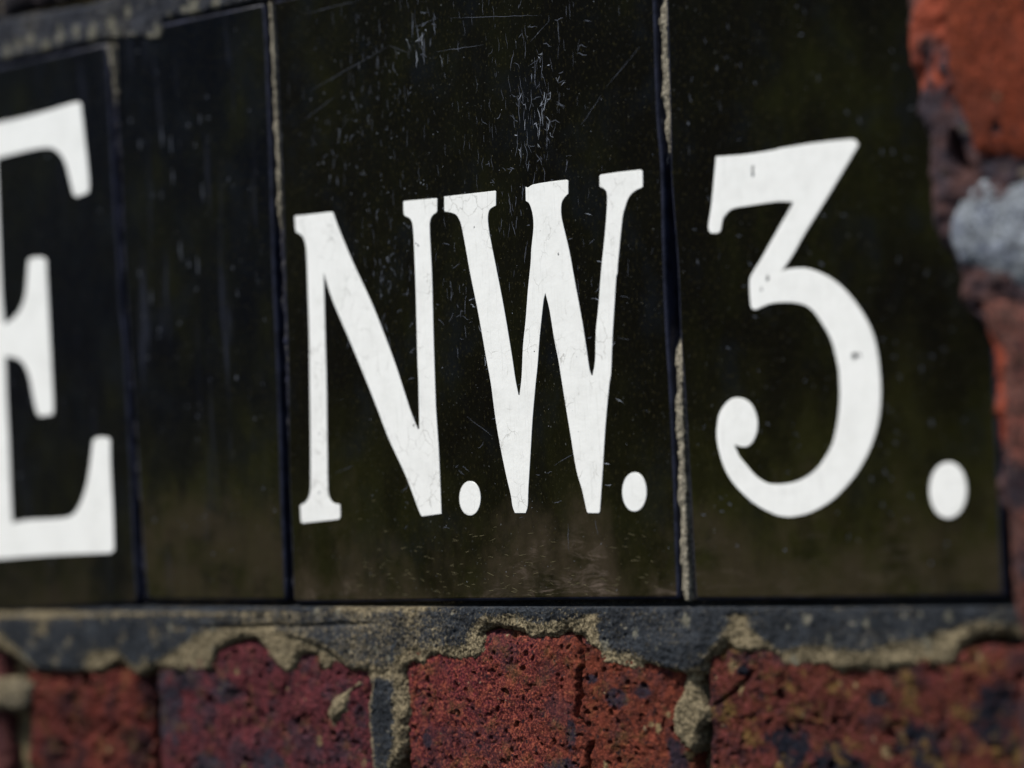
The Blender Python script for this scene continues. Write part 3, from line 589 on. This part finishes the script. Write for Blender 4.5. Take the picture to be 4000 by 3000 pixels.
# ------------------------------------------------------------ bricks below the tiles
def brick(box, front, cols, label, seed, step=.5, npits=160, dirt=.5, ochre=0., cracks=(), rmax=2.0, burn=(), hue=None, parent=None, rounding=3.0, amp=1., group='bricks of the course under the tiles'):
    rnd = random.Random(seed)
    x0, x1, z0, z1 = box
    mat = brick_material('clay_%d' % seed, cols, seed, dirt, ochre)
    def cut(X, Z):
        d = np.minimum(np.minimum(X-x0, x1-X), np.minimum(Z-z0, z1-Z))
        return d+1.8*fbm(X, Z, 11, 5, .68, seed)
    def hgt(X, Z):
        d = np.clip(cut(X, Z), 0, 50)
        h = front-rounding*1.2*np.exp(-d/rounding)*1.0
        h = h+amp*(1.1*fbm(X, Z, 28, 3, .5, seed)+.75*fbm(X, Z, 7, 4, .7, seed+2)+.26*fbm(X, Z, 1.6, 3, .8, seed+4)-.9*step01(fbm(X, Z, 10, 5, .7, seed+6), .28, .42))
        h = h+pits(X, Z, random.Random(seed), npits, .35, rmax, box)
        for pl, w, dep, stepup in cracks:
            dd, _ = seg_dist(X+.8*fbm(X, Z, 4, 3, .6, 8), Z, pl, False)
            h = h-dep*np.exp(-(dd/w)**2)
            if stepup:
                P = np.array(pl); xa = np.interp(Z, P[::-1, 1], P[::-1, 0])
                h = h+stepup*step01(xa-X, -.4, .4)*np.exp(-np.clip(xa-X, 0, 99)/14)
        return h
    def burn_fn(X, Z):
        w = .55*fbm(X, Z, 9, 5, .7, seed+9); b = np.zeros(X.shape)
        for cx, cz, rx, rz in burn:
            b = np.maximum(b, step01(1-np.hypot((X-cx)/rx, (Z-cz)/rz)+w, 0, .35))
        return b
    def hue_fn(X, Z):
        return step01(X+10*fbm(X, Z, 22, 4, .6, seed+5), hue[0], hue[1]) if hue else 0*X
    o = field('brick', (x0-3, x1+3, z0-3, z1+3), step, hgt, cut, 30, mat, {'burn': burn_fn, 'hue': hue_fn, 'pale': pale_fn(PALE['brick'], 3, .4, 1.9)})
    tag(o, label, 'brick', group)
    return o
red = [lin((106, 38, 48)), lin((116, 56, 36)), lin((44, 34, 44))]
org = [lin((112, 46, 32)), lin((86, 36, 32)), lin((48, 24, 28))]
pur = [lin((88, 38, 47)), lin((92, 36, 38)), lin((44, 40, 50))]
mot = [lin((104, 50, 32)), lin((82, 34, 34)), lin((20, 23, 34))]
brick((-300, -181, -112, -20), -1.0, [lin((96, 46, 44)), lin((90, 52, 48)), lin((44, 36, 46))], 'dark red brick at the very bottom left corner, mostly out of frame', 21, 1.0, 50)
brick((-167, -87, -112, -24), -1.0, org, 'orange red brick with deep dark holes, under the letter E', 22, .6, 90, .85, .25, (), 4.2, ((-150, -62, 10, 8), (-96, -58, 8, 12)), amp=1.5)
brick((-83, 46, -112, -14), -.4, pur, 'purplish red brick with a blackened left end, left of the dark upright mortar strip', 24, .5, 170, .6, .25, (), 2.2,
      ((-80, -42, 16, 18), (-52, -66, 14, 9), (-40, -34, 12, 5), (-18, -62, 10, 6), (-62, -30, 10, 6)))
brick((57, 192, -112, -9), -.1, red, 'red brick with fine black pores and an upright crack, under the N.W. tile', 25, .42, 900, .45, .3,
      ((CRACK_C, .75, 3.0, 1.3),), 1.5, ((150, -26, 3, 2), (160, -33, 6, 4), (172, -30, 4, 3), (139, -46, 4, 7), (133, -57, 9, 4), (64, -20, 4, 2), (185, -52, 6, 8), (70, -50, 3, 4)), (112, 150), amp=.6)
brick((197, 345, -112, -12), -.4, mot, 'mottled orange brick with blackened patches, under the numeral 3', 26, .5, 200, .6, .8, ((CRACK_D, .7, 2.2, 0),), 2.4,
      ((232, -46, 12, 8), (252, -52, 14, 7), (285, -45, 12, 10), (312, -35, 10, 14), (215, -22, 3, 2), (268, -30, 5, 3)))

# ------------------------------------------------------------ pointing bands
bb = (-330, 330, -116, 3)
dark = DARK
def band_cut(X, Z):
    wob = 1.3*fbm(X, Z, 6, 6, .86, 14)
    return sdf(X+.0*X, Z, BAND)+wob
def paint_fn(X, Z):
    w = .9*fbm(X, Z, 4, 4, .7, 31)
    d = np.maximum(sdf(X, Z, dark[0])+w, sdf(X, Z, dark[1])+w)
    return np.maximum(.95*step01(Z, -5, -2.5)-.45*step01(X, 0, 30)*step01(100-X, 0, 40), step01(d+1.2*fbm(X, Z, 2, 3, .7, 44), -1.6, 3.2)*(1-.38*step01(fbm(X, Z, 11, 4, .6, 91), .16, .5)*step01(-X, 10, 60))*(1-.26*np.exp(-((X-25)/62)**2)*step01(Z, -30, -26))*(1-.14*step01(Z, -30, -26)*step01(X, -20, 10)*step01(215-X, 0, 60)))
def band_h(X, Z):
    d = band_cut(X, Z)
    w = .5*fbm(X, Z, 4, 4, .7, 31)
    pd = np.maximum(sdf(X, Z, dark[0]), sdf(X, Z, dark[1]))+w
    crisp = np.maximum(np.exp(-((X-14)/20)**2), np.exp(-((X-188)/14)**2))*step01(-Z, 8, 14)
    h = -1.4+1.8*step01(d, -.2, 2.6)+.5*step01(pd, -1, 3)+1.6*crisp*step01(pd, -.2, .8)
    h = h+.6*fbm(X, Z, 16, 3, .5, 12)+.55*fbm(X, Z, 3.2, 4, .8, 13)+.25*fbm(X, Z, 1.2, 2, .8, 17)
    # slack groove directly beneath the tiles and the struck line across the band
    h = h-7.0*step01(Z, -1.5, -.5)+.6*fbm(X, Z*0, 6, 3, .6, 77)*step01(-Z, 0, 3)
    zl = -7.8+.018*(X-40)+.4*fbm(X, Z*0, 30, 2, .5, 6)
    h = h+1.0*step01(Z-zl, -.3, .3)*step01(-X, -130, -95)*0+ -.9*np.exp(-((Z-zl)/.8)**2)*step01(60-X, 0, 30)*step01(X, -75, -40)
    h = h+pits(X, Z, random.Random(5), 120, .4, 1.6, bb, 1.0)
    return h
band = field('pointing', bb, .45, band_h, band_cut, 12, M_band, {'paint': paint_fn, 'pale': pale_fn(PALE['band'], 8, .6, 2.2)})
tag(band, 'ragged band of slate painted sandy mortar along the bottom of the tiles', 'mortar')
def lump(poly, name, label, level, seed, pamt=0., step=.5, mat=None, amp=1., y=0, group=None):
    P = np.array(poly); bx = (P[:, 0].min()-2, P[:, 0].max()+2, P[:, 1].min()-2, P[:, 1].max()+2)
    def cut(X, Z): return sdf(X, Z, poly)+.8*amp*fbm(X, Z, 5, 4, .65, seed)
    def hgt(X, Z):
        return level-1.8+2.0*step01(cut(X, Z), -.2, 3)+amp*(.6*fbm(X, Z, 10, 3, .5, seed)+.35*fbm(X, Z, 2.5, 4, .75, seed))
    o = field(name, bx, step, hgt, cut, 12, mat or M_band, {'paint': lambda X, Z: pamt+0*X})
    tag(o, label, 'mortar', group); return o
lump(PATCH_SMALL, 'mortar_smear', 'small sandy mortar smear on the purplish brick, left of the dark upright strip', .8, 41, .12)
lump(PATCH_LEFT, 'mortar_smear', 'blue grey mortar smear at the left edge of the picture, under the band', 1.2, 42, .55, .8)

# ------------------------------------------------------------ above the tiles, top left
brick((-330, -178, 246, 312), -1, [lin((98, 44, 42)), lin((84, 40, 38)), lin((44, 34, 42))], 'dark red brick in the top left corner above the E tile', 27, 1., 60, .5, group='bricks above the tiles')
brick((-168, -30, 249, 312), -1.5, [lin((62, 56, 60)), lin((70, 60, 62)), lin((44, 44, 50))], 'dark grey brick above the blank tile, at the top edge of the picture', 28, 1., 60, .8, group='bricks above the tiles')
TB = np.array(TOPBAND)
tb = (-330, 60, 205, 262)
def tcut(X, Z): return sdf(X, Z, TOPBAND)+.8*fbm(X, Z, 6, 4, .65, 51)
def th(X, Z):
    d = tcut(X, Z)
    h = -2.2+3.0*step01(d, -.2, 2.5)+.8*fbm(X, Z, 12, 3, .5, 52)+.5*fbm(X, Z, 3.5, 3, .7, 53)
    return h+1.8*step01(-(Z-np.interp(X, [-330, -178, -95, -60, 60], [246, 243, 240, 241, 240])), 0, 3)*0
def tpaint(X, Z):
    return .92+0*X
top = field('pointing', tb, .7, th, tcut, 12, mortar_material('grey_pointing', lin((112, 106, 92)), lin((44, 46, 52)), .3, 6), {'paint': tpaint, 'pale': pale_fn(PALE['top'], 12, 1.6, 4.2)})
tag(top, 'dark mortar band with sandy blobs above the E and blank tiles', 'mortar')

# ------------------------------------------------------------ the rough pier at the right, standing proud of the tiles
PF = 12.0
PIER = [[x-(2.8 if z > 24 else .3), z] for x, z in PIER]
PP = np.array(PIER)
pb = (float(PP[:, 0].min())-4, 420., -125., 262.)
M_pier = None
def pier_material():
    t = NT('pier_crust')
    a = t.noise(38, 5, .65); b = t.noise(90, 5, .7, t.map(loc=(4, 1, 2)))
    c = t.mix(t.ramp(a, .4, .6), lin((46, 38, 44)), lin((72, 48, 44)))
    c = t.mix(t.ramp(b, .5, .64, 0, .9), c, lin((34, 33, 42)))
    c = t.mix(t.ramp(t.noise(42, 4, .6, t.map((1, 1, .6), loc=(8, 2, 5))), .51, .60), c, lin((126, 56, 36)))
    c = t.mix(t.ramp(t.noise(60, 4, .6, t.map(loc=(1, 9, 5))), .60, .70, 0, .7), c, lin((104, 92, 76)))
    n = t.bump(t.noise(600, 4, .7), .7, .001)
    return t.done(c, .85, .2, n)
def pcut(X, Z): return sdf(X, Z, PIER)+1.5*fbm(X, Z, 9, 5, .7, 61)
def ph(X, Z):
    d = pcut(X, Z)
    h = -1.5+(PF-1.0+1.5)*(1-np.exp(-np.clip(d, 0, 99)/2.2))
    h = h+1.8*fbm(X, Z, 18, 3, .5, 62)+1.5*fbm(X, Z, 6, 4, .7, 63)
    hd = sdf(X, Z, PIER_HOLE)
    h = h-13*step01(hd, -1.4, 1.2)
    return h+pits(X, Z, random.Random(66), 60, .8, 3, pb, 1.0)
pier = field('pier_mortar', pb, .8, ph, pcut, 30, pier_material())
tag(pier, 'rough dark and reddish crust down the right end of the sign', 'mortar')
def proud(poly, name, mat, label, level, seed, cat, rounding=3., amp=1., np_=20, group=None, step=.8):
    P = np.array(poly); bx = (P[:, 0].min()-2, min(P[:, 0].max()+2, 440), max(P[:, 1].min()-2, -125), min(P[:, 1].max()+2, 262))
    def cut(X, Z): return sdf(X, Z, poly)+.8*fbm(X, Z, 8, 4, .6, seed)
    def hgt(X, Z):
        d = np.clip(cut(X, Z), 0, 99)
        h = level-5*np.exp(-d/rounding)+amp*(.8*fbm(X, Z, 20, 3, .5, seed)+.4*fbm(X, Z, 4, 4, .65, seed+1))
        return h+pits(X, Z, random.Random(seed), np_, .5, 2.4, bx, 1.)
    o = field(name, bx, step, hgt, cut, 25, mat, {'paint': lambda X, Z: .5+.3*fbm(X, Z, 12, 3, .5, seed)})
    tag(o, label, cat, group); return o
g2 = 'bricks of the pier at the right end'
proud(PIER_ORANGE, 'brick', brick_material('clay_orange', [lin((122, 54, 27)), lin((114, 48, 26)), lin((84, 42, 30))], 71, .5), 'smooth bright orange brick at the top right corner', PF+1.5, 71, 'brick', group=g2, np_=10)
proud(PIER_BLOB, 'mortar_lump', mortar_material('blue_mortar', lin((160, 166, 172)), lin((92, 98, 114)), .3, 8), 'pale blue grey mortar lump below the bright orange brick', PF+3, 72, 'mortar', 5., 1.5)
proud(PIER_LOWER, 'brick', brick_material('clay_pier', [lin((84, 66, 60)), lin((112, 56, 44)), lin((40, 36, 44))], 73, .9), 'dull brownish pier brick below the blue grey mortar lump', PF+1.2, 73, 'brick', group=g2, np_=60, amp=1.6)
